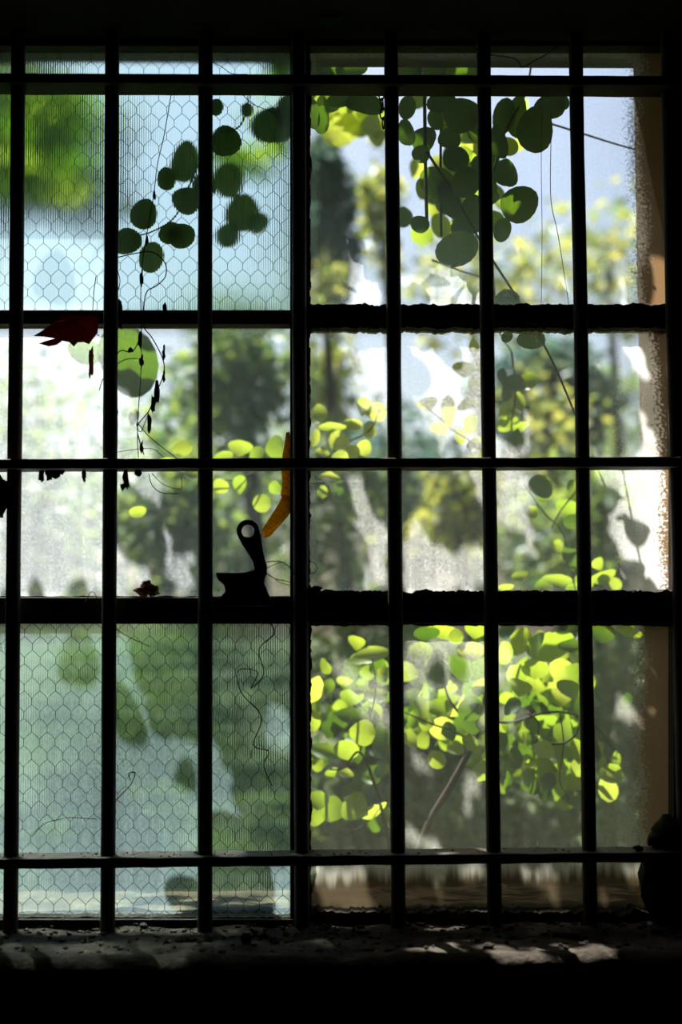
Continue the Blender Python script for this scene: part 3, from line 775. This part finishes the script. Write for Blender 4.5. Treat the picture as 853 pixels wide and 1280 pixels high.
# ------------------------------------------------------------------ overhanging branch (throws its leaf shade on the glass)
LIT = [  # sun gaps on the glass, in photo pixels
 [(-90,280),(128,280),(130,400),(135,470),(165,500),(190,575),(205,600),(200,632),(150,632),(143,690),(190,715),(195,748),(-90,748)],
 [(205,640),(214,690),(240,710),(242,735),(215,725),(203,690)],
 [(435,290),(466,305),(478,385),(438,388)], [(430,430),(484,425),(486,545),(455,500)],
 [(430,592),(448,592),(470,650),(486,660),(486,742),(455,742),(462,690)],
 [(503,330),(515,340),(530,345),(545,330),(604,350),(604,395),(503,395)],
 [(503,418),(520,418),(608,418),(608,592),(575,592),(552,560),(535,530),(520,500),(503,495)],
 [(503,690),(520,640),(540,680),(570,690),(590,680),(612,690),(612,742),(503,742)],
 [(590,592),(612,592),(612,640),(600,630)],
 [(636,290),(675,300),(678,330),(655,320)],[(690,350),(708,340),(712,384),(692,384)],
 [(775,340),(792,372),(806,384),(812,325),(845,325),(845,400),(790,400)],
 [(776,418),(792,420),(815,470),(812,478),(795,460)],[(780,490),(795,505),(818,545),(825,590),(845,590),(845,750),(795,742),(775,690),(760,640),(748,600),(740,560),(752,570),(785,575),(796,540)],
 [(740,430),(752,450),(762,490),(748,485)],[(625,590),(662,590),(661,650),(668,690),(655,670),(640,655),(625,650)],[(655,500),(664,540),(665,572),(655,560)],[(622,545),(640,560),(650,575),(622,575)],
 [(-90,790),(140,790),(168,800),(168,850),(178,870),(182,905),(200,920),(245,925),(262,920),(285,970),(312,1062),(318,1150),(-90,1150)],
 [(330,1080),(365,1075),(365,1150),(330,1150)],[(338,868),(350,890),(364,915),(364,940),(330,932)],
 [(415,830),(440,822),(484,850),(486,910),(455,895)],[(507,790),(612,790),(610,850),(585,880),(560,865),(525,875),(507,885)],[(624,796),(640,800),(638,850),(626,862)],
 [(508,932),(530,940),(545,978),(520,965)],[(506,960),(516,985),(508,990)],[(585,968),(598,965),(602,990),(590,995),(585,1028),(576,1020)],[(500,1026),(520,1040),(545,1048),(556,1062),(548,1066),(520,1052),(500,1042)],
 [(608,875),(612,900),(604,900)],[(636,895),(645,895),(643,915),(636,910)],[(720,1010),(730,1018),(732,1034),(722,1026)],[(673,1003),(684,1010),(680,1016)],[(765,876),(780,872),(806,905),(790,914)],[(790,845),(810,832),(830,885),(820,895),(800,865)],[(750,830),(755,840),(750,845)],[(764,905),(772,918),(765,918)],
 [(388,1080),(402,1080),(415,1135),(405,1135)],[(418,1080),(452,1080),(470,1140),(430,1140)],[(545,1105),(552,1105),(560,1140),(552,1140)],[(575,1090),(612,1088),(600,1100),(580,1102)],[(640,1085),(690,1090),(700,1130),(660,1110)],[(780,1080),(800,1085),(805,1110),(790,1110)],[(745,1110),(765,1130),(748,1130)],[(772,1058),(786,1062),(775,1066)],
]
LIT += [[(845,325),(925,340),(925,860),(880,800),(845,750)], [(845,860),(880,900),(870,960),(850,930)]]
LITLEAF = [(67,350,27,31,10),(175,662,27,46,-25),(97,827,26,34,5),(160,897,20,38,-20),(232,970,14,29,0),(95,742,14,22,20),(45,742,10,14,0),(800,356,17,34,15),(770,520,30,56,-10),(757,700,19,48,-10),(790,728,12,13,0),(572,832,12,20,0),(545,842,12,20,10),(830,900,20,60,10),(170,745,16,12,0),(600,425,8,10,0)]
G = 4.0
X0g, Y0g, X1g, Y1g = -88, 280, 925, 1350
ncol = int((X1g-X0g)/G); nrow = int((Y1g-Y0g)/G)
xs = X0g + (np.arange(ncol)+.5)*G; ys = Y0g + (np.arange(nrow)+.5)*G
GX, GY = np.meshgrid(xs, ys)
def inpoly(poly):
    ins = np.zeros(GX.shape, bool); k = len(poly)
    for i in range(k):
        x1, y1 = poly[i]; x2, y2 = poly[(i+1) % k]
        if y1 == y2: continue
        c = ((y1 > GY) != (y2 > GY)) & (GX < (x2-x1)*(GY-y1)/(y2-y1)+x1)
        ins ^= c
    return ins
lit = np.zeros(GX.shape, bool)
for p in LIT: lit |= inpoly(p)
lx = GX[lit]; ly = GY[lit]
dist = np.empty(GX.shape)
for r_ in range(nrow):
    d2 = (xs[:, None]-lx[None, :])**2 + (ys[r_]-ly[None, :])**2
    dist[r_] = np.sqrt(d2.min(1)) if len(lx) else 99
unc = ~lit & ((GY < 1150) | (GX > 838))
casters = []
nr = np.random.RandomState(3)
while unc.sum() > 30 and len(casters) < 590:
    sc_ = np.where(unc, np.minimum(dist, 34) + nr.rand(*dist.shape)*6, -1)
    i = np.unravel_index(sc_.argmax(), sc_.shape)
    R_ = float(np.clip(dist[i], 5, 34))
    cx_, cy_ = xs[i[1]], ys[i[0]]
    casters.append((cx_, cy_, R_, R_*rnd.uniform(1.0, 1.15), rnd.uniform(-180, 180)))
    unc &= ((GX-cx_)**2 + (GY-cy_)**2) > (R_*.86)**2
casters += LITLEAF
print('shade leaves', len(casters))
tb = 2.0
def toward_sun(px, py, t): return at(px, py, YG) + LS*t
brs = [empty('overhanging_branch') for _ in range(3)]
for b_, w_ in zip(brs, ('left', 'centre', 'right')):
    tag(b_, 'leafy branch overhanging outside whose shade falls on the %s panes' % w_, 'branch', 'branches overhanging the window')
pos = [[], [], []]
for (px, py, rx, ry, rot) in sorted(casters, key=lambda c: -c[2]):
    # the lower its shade falls, the farther out the leaf hangs
    t = .56 + .00062*max(0, py-560) + rnd.uniform(-.03, .05)
    side = 0 if px < 300 else 1 if px < 600 else 2
    P = toward_sun(px, py, t)
    s = psz(YG)
    o = bpy.data.objects.new('leaf', lmesh('round', 'leaf_branch'))
    o.location = P; o.scale = (rx*s, (rx+ry)*.4*s, ry*s)
    o.rotation_euler = (math.radians(rnd.uniform(-10, 10)), math.radians(rot), math.radians(rnd.uniform(-10, 10)))
    link(o, brs[side])
    pos[side].append(P)
print('per branch', [len(p) for p in pos])
for side in range(3):
    P = pos[side]; tw = MB()
    best = {i: (0, (P[i]-P[0]).length) for i in range(1, len(P))}
    arr = np.array(P)
    while best:
        i = min(best, key=lambda q: best[q][1]); j, d = best.pop(i)
        if d < .16: tw.tube([P[j], (P[i]+P[j])*.5+Vector((0, .01, 0)), P[i]], .0011, k=4, cap=False)
        dd = np.linalg.norm(arr - arr[i], axis=1)
        for q in best:
            if dd[q] < best[q][1]: best[q] = (i, float(dd[q]))
    tw.build('twig', M['stem'], brs[side])
    top = max(P, key=lambda p: p.z)
    MB().tube(smooth_path([top, top+LS*.15+Vector((0, 0, .04)), top+LS*.4+Vector((0, 0, .2)), top+LS*.8+Vector((-.2, .3, .9))]), [.005]*6+[.010]*6+[.02]*7, k=8).build('bough', M['bark'], brs[side], smooth=True)

# ------------------------------------------------------------------ trees and hedges beyond
def crown(name, parent, c, rx, ry, rz, n, size, mat, seed, lumps=14):
    rs = np.random.RandomState(seed)
    cen = rs.normal(size=(lumps, 3)); cen /= np.linalg.norm(cen, axis=1)[:, None]
    cen *= (rs.rand(lumps, 1)**.5)*.72
    k = rs.randint(0, lumps, n)
    d = rs.normal(size=(n, 3)); d /= np.linalg.norm(d, axis=1)[:, None]
    p = cen[k] + d*(.12+.26*rs.rand(n, 1)**.6)
    p *= np.array([rx, ry, rz]); p += np.array(c)
    nrm = rs.normal(size=(n, 3)); nrm[:, 2] = np.abs(nrm[:, 2])+.3; nrm /= np.linalg.norm(nrm, axis=1)[:, None]
    a = np.cross(nrm, rs.normal(size=(n, 3))); a /= np.linalg.norm(a, axis=1)[:, None]
    b = np.cross(nrm, a); s = size*(.6+.8*rs.rand(n, 1))
    v = np.empty((n, 6, 3))
    v[:, 0] = p - a*s; v[:, 1] = p - b*s*.5 - a*s*.1; v[:, 2] = p + b*s*.5 - a*s*.1
    v[:, 3] = p + a*s + nrm*-s*.2; v[:, 4] = p - b*s*.38 + a*s*.45; v[:, 5] = p + b*s*.38 + a*s*.45
    me = bpy.data.meshes.new(name)
    i0 = np.arange(n)*6
    f = np.stack([np.stack([i0, i0+1, i0+4, i0+3], 1), np.stack([i0, i0+3, i0+5, i0+2], 1)], 1).reshape(-1, 4)
    me.vertices.add(n*6); me.vertices.foreach_set('co', v.reshape(-1))
    me.loops.add(len(f)*4); me.loops.foreach_set('vertex_index', f.reshape(-1).astype(np.int32))
    me.polygons.add(len(f)); me.polygons.foreach_set('loop_start', (np.arange(len(f))*4).astype(np.int32)); me.polygons.foreach_set('loop_total', np.full(len(f), 4, np.int32))
    me.update(); me.validate()
    me.materials.append(M[mat])
    o = bpy.data.objects.new('crown', me); link(o, parent); o['kind'] = 'stuff'
    return o
TREES = [ # name,label,px,py,rx,ry,Y,n,leaf px,mat
 ('tree', 'dark blue-green tree seen far through the upper right pane near the mullion', 412, 285, 52, 115, 9, 1700, 10, 'crown_blue'),
 ('tree', 'yellow-green tree right of the dark blue tree beyond the upper pane', 478, 265, 30, 95, 7, 420, 8, 'crown_yellow'),
 ('bush', 'rounded yellow-green bush low in the upper pane beside the mullion', 405, 372, 34, 55, 5.5, 420, 7, 'crown_yellow'),
 ('tree', 'green tree far behind the handle and the middle left pane', 310, 490, 90, 120, 6, 1500, 9, 'crown_green'),
 ('tree', 'blue-green tree far behind the middle left pane', 300, 470, 80, 90, 10, 700, 10, 'crown_blue'),
 ('tree', 'broad green tree behind the left part of the upper wired pane', 40, 205, 130, 130, 2.8, 4600, 12, 'crown_green'),
 ('tree', 'dark blue-green tree behind the right middle pane', 690, 505, 100, 95, 9, 1900, 10, 'crown_blue'),
 ('tree', 'yellow-flecked tree in front of the dark one behind the right middle pane', 680, 520, 100, 90, 7, 200, 7, 'crown_yellow'),
 ('tree', 'sparse pale tree far behind the upper right corner pane', 760, 330, 150, 120, 13, 520, 9, 'crown_yellow'),
 ('tree', 'thin pale tree far behind the vine in the upper right pane', 590, 360, 110, 100, 14, 420, 10, 'crown_yellow'),
 ('bush', 'green bush with bright specks behind the middle pane right of the mullion', 425, 650, 85, 120, 4.5, 1300, 8, 'crown_green'),
 ('bush', 'olive bush behind the centre of the middle panes', 570, 640, 80, 80, 5, 800, 9, 'crown_yellow'),
 ('bush', 'green bush behind the middle left pane', 200, 650, 110, 120, 4.5, 1200, 10, 'crown_green'),
 ('tree', 'yellow-green tree behind the middle pane beside the mullion', 408, 470, 46, 80, 6.5, 520, 8, 'crown_yellow'),
 ('bush', 'green bush behind the right middle pane', 730, 660, 120, 90, 6, 1000, 10, 'crown_green'),
 ('hedge_bush', 'dark hedge bush behind the lower right shrub', 500, 930, 150, 160, 2.9, 2300, 10, 'crown_green'),
 ('hedge_bush', 'dark hedge bush at the right behind the lower panes', 790, 930, 160, 160, 3.3, 2200, 10, 'crown_green'),
 ('hedge_bush', 'dark hedge bush behind the lower left wired pane', 180, 930, 170, 160, 3.3, 2200, 10, 'crown_green'),
 ('hedge_bush', 'low dark hedge bush under the shrub right of the mullion', 430, 1060, 120, 110, 2.4, 1800, 11, 'crown_green'),
 ('hedge_bush', 'low dark hedge bush under the shrub behind the sixth bar', 640, 1060, 120, 110, 2.5, 1800, 11, 'crown_green'),
 ('hedge_bush', 'low dark hedge bush at the far right below the shrub', 850, 1060, 120, 110, 2.4, 1600, 11, 'crown_green'),
 ('hedge_bush', 'low dark hedge bush low behind the lower left wired pane', 160, 1060, 170, 110, 2.5, 2200, 11, 'crown_green'),
 ('tree', 'tall far tree behind the left panes', 60, 620, 190, 190, 10, 2200, 10, 'crown_green'),
 ('tree', 'tall far tree behind the handle', 290, 640, 150, 170, 13, 2000, 10, 'crown_green'),
 ('tree', 'tall far tree behind the centre panes', 510, 640, 160, 180, 12, 2000, 10, 'crown_blue'),
 ('tree', 'tall far tree behind the right panes', 740, 640, 170, 180, 14, 2200, 10, 'crown_green'),
 ('tree', 'tall far tree beyond the right edge of the window', 960, 640, 170, 190, 12, 1800, 10, 'crown_green'),
]
for q, (cx_, lab) in enumerate([(-3.9, 'added unseen tree outside to the left, blocking skylight and shading the hedge'), (.2, 'added unseen tree outside before the window, blocking skylight and shading the hedge'), (4.2, 'added unseen tree outside to the right, blocking skylight and shading the hedge')]):
    e = empty('unseen_shade_tree'); tag(e, lab, 'tree', 'added unseen trees that block skylight')
    tx = cx_ + (-.6, 2.7, .4)[q]
    crown('crown', e, (cx_, 5.6, 6.3), 2.5, 1.7, 1.9, 6500, .11, 'crown_green', 70+q, lumps=34)  # crown added above the view to cut skylight on the panes
    MB().tube(smooth_path([(tx, 5.9, -.03), (tx-.1, 5.8, 2.5), (tx-.3, 5.6, 5.2), (cx_, 5.6, 6.3)]), [.11-.004*i for i in range(19)], k=9).build('trunk', M['bark'], e, smooth=True)
for q, (nm, lab, px, py, rx, ry, Y, n, lf, mt) in enumerate(TREES):
    e = empty(nm); tag(e, lab, 'tree' if nm == 'tree' else 'bush', 'greenery beyond the window')
    s = psz(Y); c = at(px, py, Y)
    crown('crown', e, c, rx*s*1.15, max(rx*s, .35)*1.0, ry*s*1.15, n, lf*s, mt, q+11, lumps=16+q % 5)
    # trunk down to the ground
    base = Vector((c.x+.1, Y, -.03))
    if px < 100: base.x = c.x - 1.1
    MB().tube(smooth_path([base, base.lerp(c, .5)+Vector((.05, 0, 0)), c]), [(.02+.004*Y)*(1-.04*i) for i in range(13)], k=8).build('trunk', M['bark'], e, smooth=True)

# ------------------------------------------------------------------ small things on and about the grille
def thing(name, mb, mat, label, cat, group=None, **kw):
    o = mb.build(name, M[mat], None, **kw)
    return tag(o, label, cat, group)

# dry vine
dv = empty('dry_vine')
tag(dv, 'dead leafless vine hanging in thin strands before the left panes', 'vine')
YV = .034
def strand(parent, pts, w_=1.3, Y=YV, mat='dry', name='strand'):
    P = smooth_path([at(x, y, Y + .004*math.sin(x*.11+y*.05)) for x, y in pts], 5)
    return MB().tube(P, w_*.5*psz(Y), k=5).build(name, M[mat], parent, smooth=True)
strand(dv, [(214,118),(205,170),(197,205),(192,245),(184,290),(178,330),(176,370),(177,420),(176,470),(172,530),(173,572)], 1.2)
strand(dv, [(146,322),(168,317),(190,315),(206,328),(207,345),(196,357),(184,364),(180,382),(180,408),(190,422),(203,447),(205,466),(196,490),(186,514),(172,533),(176,556),(180,568)], 1.5)
strand(dv, [(186,516),(176,540),(171,528),(186,545),(204,560),(221,573)], 1.1)
strand(dv, [(124,488),(130,472),(146,456),(158,449),(172,448)], 1.2)
strand(dv, [(145,444),(152,438),(164,440),(172,430),(177,414)], 1.4)
strand(dv, [(186,592),(190,606),(202,616),(222,617)], 1.1)
strand(dv, [(190,592),(205,606),(226,611),(227,596)], .9)
strand(dv, [(133,568),(160,563),(190,561),(205,572)], .9)
strand(dv, [(120,345),(117,370),(116,410),(124,420)], 1.1)
strand(dv, [(146,335),(150,350),(148,362),(145,366)], 1.1)
for (x, y, rx, ry) in [(196,488,3.4,13),(187,531,3,12),(175,425,3,10),(177,452,3,7),(150,392,3.6,16),(206,384,2.6,6),(177,349,2.4,10),(163,438,4,3),(184,300,2,6),(193,244,2,6),(192,505,3,9),(205,440,2,9),(177,560,2.4,7),(205,470,2,7)]:
    c = at(x, y, YV)
    MB().lump(c, rx*psz(YV), rx*psz(YV), ry*psz(YV), seed=x, rough=.4, k=6, m=6).build('bud', M['dry'], dv, smooth=True)

def curl(label, pts, w_=.9, Y=YV, mat='dry'):
    P = smooth_path([at(x, y, Y + .006*math.sin(x*.13+y*.07)) for x, y in pts], 6)
    thing('tendril', MB().tube(P, w_*.5*psz(Y), k=5), mat, label, 'tendril', 'dry tendrils', smooth=True)
curl('long wavy dry tendril hanging below the latch over wired glass', [(308,760),(328,768),(343,790),(324,812),(330,842),(314,860),(322,840),(298,838),(302,866),(327,896),(317,931),(336,939),(330,957),(340,983)], 1.3)
curl('dry tendril lying low across the lower left wired pane', [(40,1046),(55,1030),(75,1024),(91,1022),(121,1024)], 1.0)
curl('short dry tendril with a hooked tip on the lower wired pane', [(142,1003),(155,990),(164,980),(169,966),(161,967),(163,975)], 1.3)
curl('dry tendril slanting across the thick rail left of the latch', [(106,754),(114,740),(120,745),(126,768),(145,786),(163,797),(187,808)], .9)
curl('loose wiry tendril looping right of the latch', [(304,717),(318,712),(333,703),(350,702),(361,708),(368,718)], 1.2, .02)
curl('lower wiry tendril behind the latch handle', [(330,712),(345,705),(352,703)], .9, .022)
curl('doubled wiry tendril below the loop by the latch', [(333,716),(345,724),(357,726),(368,730)], 1.0, .02)
curl('fine wiry tendril sagging to the mullion by the latch', [(333,718),(342,722),(350,728),(367,733)], .8, .025)
curl('thin wiry ring of tendril at the mullion edge', [(384,701),(392,703),(397,710),(393,716),(385,716)], .8, .03)
curl('pale tendril trailing along the dark lintel at the top', [(505,0),(513,6),(533,26),(556,40),(585,52),(603,66),(643,73),(653,84),(668,76),(680,70),(697,58)], 1.6, -.02)
curl('thin dark tendril across the top of the upper wired pane', [(303,118),(316,130),(330,136),(345,142)], 1.0)
curl('dark tendril at the head of the upper left pane', [(262,75),(278,84),(290,92),(310,93)], 1.0, .05)

# leaves that have grown in under the lintel
vin = empty('indoor_leaf_sprig')
tag(vin, 'dim green leaf sprig in the dark above the window', 'plant')
for (x, y, rx, ry) in [(413,18,15,17),(449,10,12,13),(548,5,18,12),(430,4,10,10)]:
    leaf(vin, x, y, rx, ry, -.03, 'round', 'leaf_vine', tilt=35)
stem(vin, [(400,-6,-.03),(430,2,-.03),(500,-2,-.03),(560,-4,-.03)], 1.6)

# dead leaves
def flat_leaf(poly, Y, thick, curve):
    """solid blade from an outline, bent in depth"""
    b = MB().prism(pp(poly, Y), Y-thick*.5, Y+thick*.5)
    xs_ = [v[0] for v in b.v]; x0, x1 = min(xs_), max(xs_)
    b.v = [(x, y + curve*math.sin(math.pi*(x-x0)/(x1-x0)*1.5), z) for x, y, z in b.v]
    return b
thing('dead_leaf', flat_leaf([(42,420),(52,413),(62,405),(77,392),(89,393),(105,396),(124,397),(123,417),(112,431),(105,428),(97,428),(92,433),(86,427),(77,425),(70,430),(60,432),(48,429),(58,425),(68,422),(55,420)], .030, .0012, .006), 'dead_red', 'dark red jagged dead leaf stuck under the upper left muntin', 'leaf')
dl = empty('dead_leaf'); tag(dl, 'rusty orange curled dead leaf behind the glass right of the latch', 'leaf')
flat_leaf([(330,673),(326.5,664),(334,652),(342,640),(348,630),(354,618),(366,622),(367,633),(360,646),(347,660),(338,670)], .056, .002, .006).build('leaf_blade', M['dead_orange'], dl)
flat_leaf([(351,620),(353,605),(352,590),(353,570),(358,540),(362,540),(367,570),(368,592),(368,622),(360,625)], .058, .0012, .004).build('leaf_tail', M['dead_orange'], dl)
dl2 = MB()
for i, (x, y, a, b_) in enumerate([(178,738,9,6),(188,736,10,7),(183,732,7,5),(194,741,6,4)]):
    dl2.lump(at(x, y, .03), a*psz(.03), .008, b_*psz(.03), seed=i+4, rough=.45, k=9, m=6)
thing('dead_leaf', dl2, 'dead_brown', 'crumpled brown dead leaf lying on the thick rail left of the latch', 'leaf')
# dead strands and crumbs under the red leaf
thing('dirt_clump', MB().lump(at(114, 452, .034), .003, .003, .016, 3, .5, 7, 8), 'dead_brown', 'stringy brown clump dangling below the red dead leaf', 'clump', 'dirt clumps')
for (lab, lst) in [
    ('dark dirt clump under the middle crossbar nearest the left edge', [(52,594,3,8)]),
    ('widest dark dirt clump under the middle crossbar at left', [(62,592,5,7),(70,592,6,6),(76,590,5,4)]),
    ('small dark dirt clump under the middle crossbar left of the second bar', [(105,594,3.4,6)]),
    ('long dark dirt clump hanging under the middle crossbar right of the second bar', [(158,597,4,15),(154,608,3.4,4)]),
    ('small dirt clump under the middle crossbar near the dry vine', [(173,591,5,4)]),
    ('dark dirt clump clinging to the leftmost bar below the middle crossbar', [(3,620,8,24)]),
    ('dark dirt clump on the second bar above the middle crossbar', [(144,514,4,10)]),
    ('dark dirt clump on the rail behind the mullion', [(394,738,10,6)]),
    ('small dark clump on top of the lowest crossbar near the right lump', [(798,1060,6,4)])]:
    b = MB()
    for i, (x, y, a, c_) in enumerate(lst): b.lump(at(x, y, .026 if y < 1000 else .012), a*psz(.02), a*psz(.02), c_*psz(.02), seed=x*.37+i, rough=.45, k=8, m=6)
    thing('dirt_clump', b, 'clod', lab, 'clump', 'dirt clumps', smooth=True)
b = MB().lump(at(838, 1040, .03), .021, .02, .019, 2, .18, 14, 9).lump(at(822, 1050, .03), .013, .013, .012, 5, .2, 12, 8).lump(at(850, 1105, .035), .050, .02, .060, 8, .15, 14, 9)  # last, largest lump added to fill the dark area below the crossbar
thing('dark_lump', b, 'clod', 'dark rounded lump at the right end of the lowest crossbar, with a dark mass added below', 'lump', smooth=True)
# chain links hanging from the top crossbar
ch = empty('hanging_chain'); tag(ch, 'short rusty chain hanging from the top crossbar right of centre', 'chain')
for i in range(4):
    c = at(477+i*.8, 118+i*12, .046); pts = []
    for k_ in range(13):
        a = 2*math.pi*k_/12
        dx = .0034*math.cos(a); dz = .0078*math.sin(a)
        pts.append(c + (Vector((dx, 0, dz)) if i % 2 == 0 else Vector((dx*.45, dx*.9, dz))))
    MB().tube(pts, .0011, k=6, cap=False).build('link', M['iron'], ch, smooth=True)
# knob and rubble on the sill
kp = at(308, 1172, -.06); kz = sill_z(kp.x, kp.y)
kb = MB()
for (r_, z0, z1) in ((.0062, 0, .004), (.0075, .004, .010), (.0055, .010, .0125)):
    kb.tube([(kp.x, kp.y, kz+z0), (kp.x, kp.y, kz+z1)], r_, k=12)
thing('old_bolt_head', kb, 'iron', 'small round dark bolt head lying on the sill below the third bar', 'bolt')
rb_ = MB(); rs = random.Random(5)
for i in range(420):
    px = rs.uniform(0, 850); x = at(px, 1165, -.02).x; y = rs.uniform(YI+.02, .03) if rs.random() < .6 else rs.uniform(.0, .04)
    s = rs.uniform(.0008, .0035) * (1 if rs.random() < .85 else 1.8)
    rb_.lump((x, y, sill_z(x, y)+s*.3), s*rs.uniform(.7, 1.8), s, s*.7, seed=i, rough=.4, k=5, m=3)
for i in range(120):
    x = at(rs.uniform(0, 850), 1065, .01).x; y = rs.uniform(.004, .044); s = rs.uniform(.0005, .0018)
    rb_.lump((x, y, ZC[2]+.0061+s*.3), s*rs.uniform(.8, 1.8), s, s*.7, seed=i+900, rough=.4, k=5, m=3)
thing('rubble', rb_, 'putty', 'loose crumbs of putty and grit scattered on the sill and crossbar', 'debris')['kind'] = 'stuff'
for i, (x, y, a, c_, lab) in enumerate([(226,1166,8,3,'flat flake of putty on the sill left of the third bar'),(242,1160,10,4,'broken putty chunk on the sill beside the third bar foot'),(262,1158,6,4,'small putty chunk on the sill right of the third bar foot'),
        (640,1172,9,3,'pale splinter on the sill below the sixth bar'),(705,1168,14,3,'pale jagged flake on the sill left of the seventh bar'),(822,1174,10,4,'pale flake on the sill at the far right'),(720,1150,8,6,'crumpled grey scrap on the sill near the seventh bar'),(107,1170,6,3,'small pale chip on the sill near the second bar')]):
    p = at(x, y, -.05); Yp = -.05 - (1160-y)*.004*-1 if False else -.04
    p = at(x, y, Yp); zz = sill_z(p.x, Yp)
    thing('putty_chunk', MB().lump((p.x, Yp, zz+.002), a*psz(0), .006, c_*psz(0), seed=i+2, rough=.5, k=7, m=4), 'putty', lab, 'chunk', 'putty chunks on the sill')
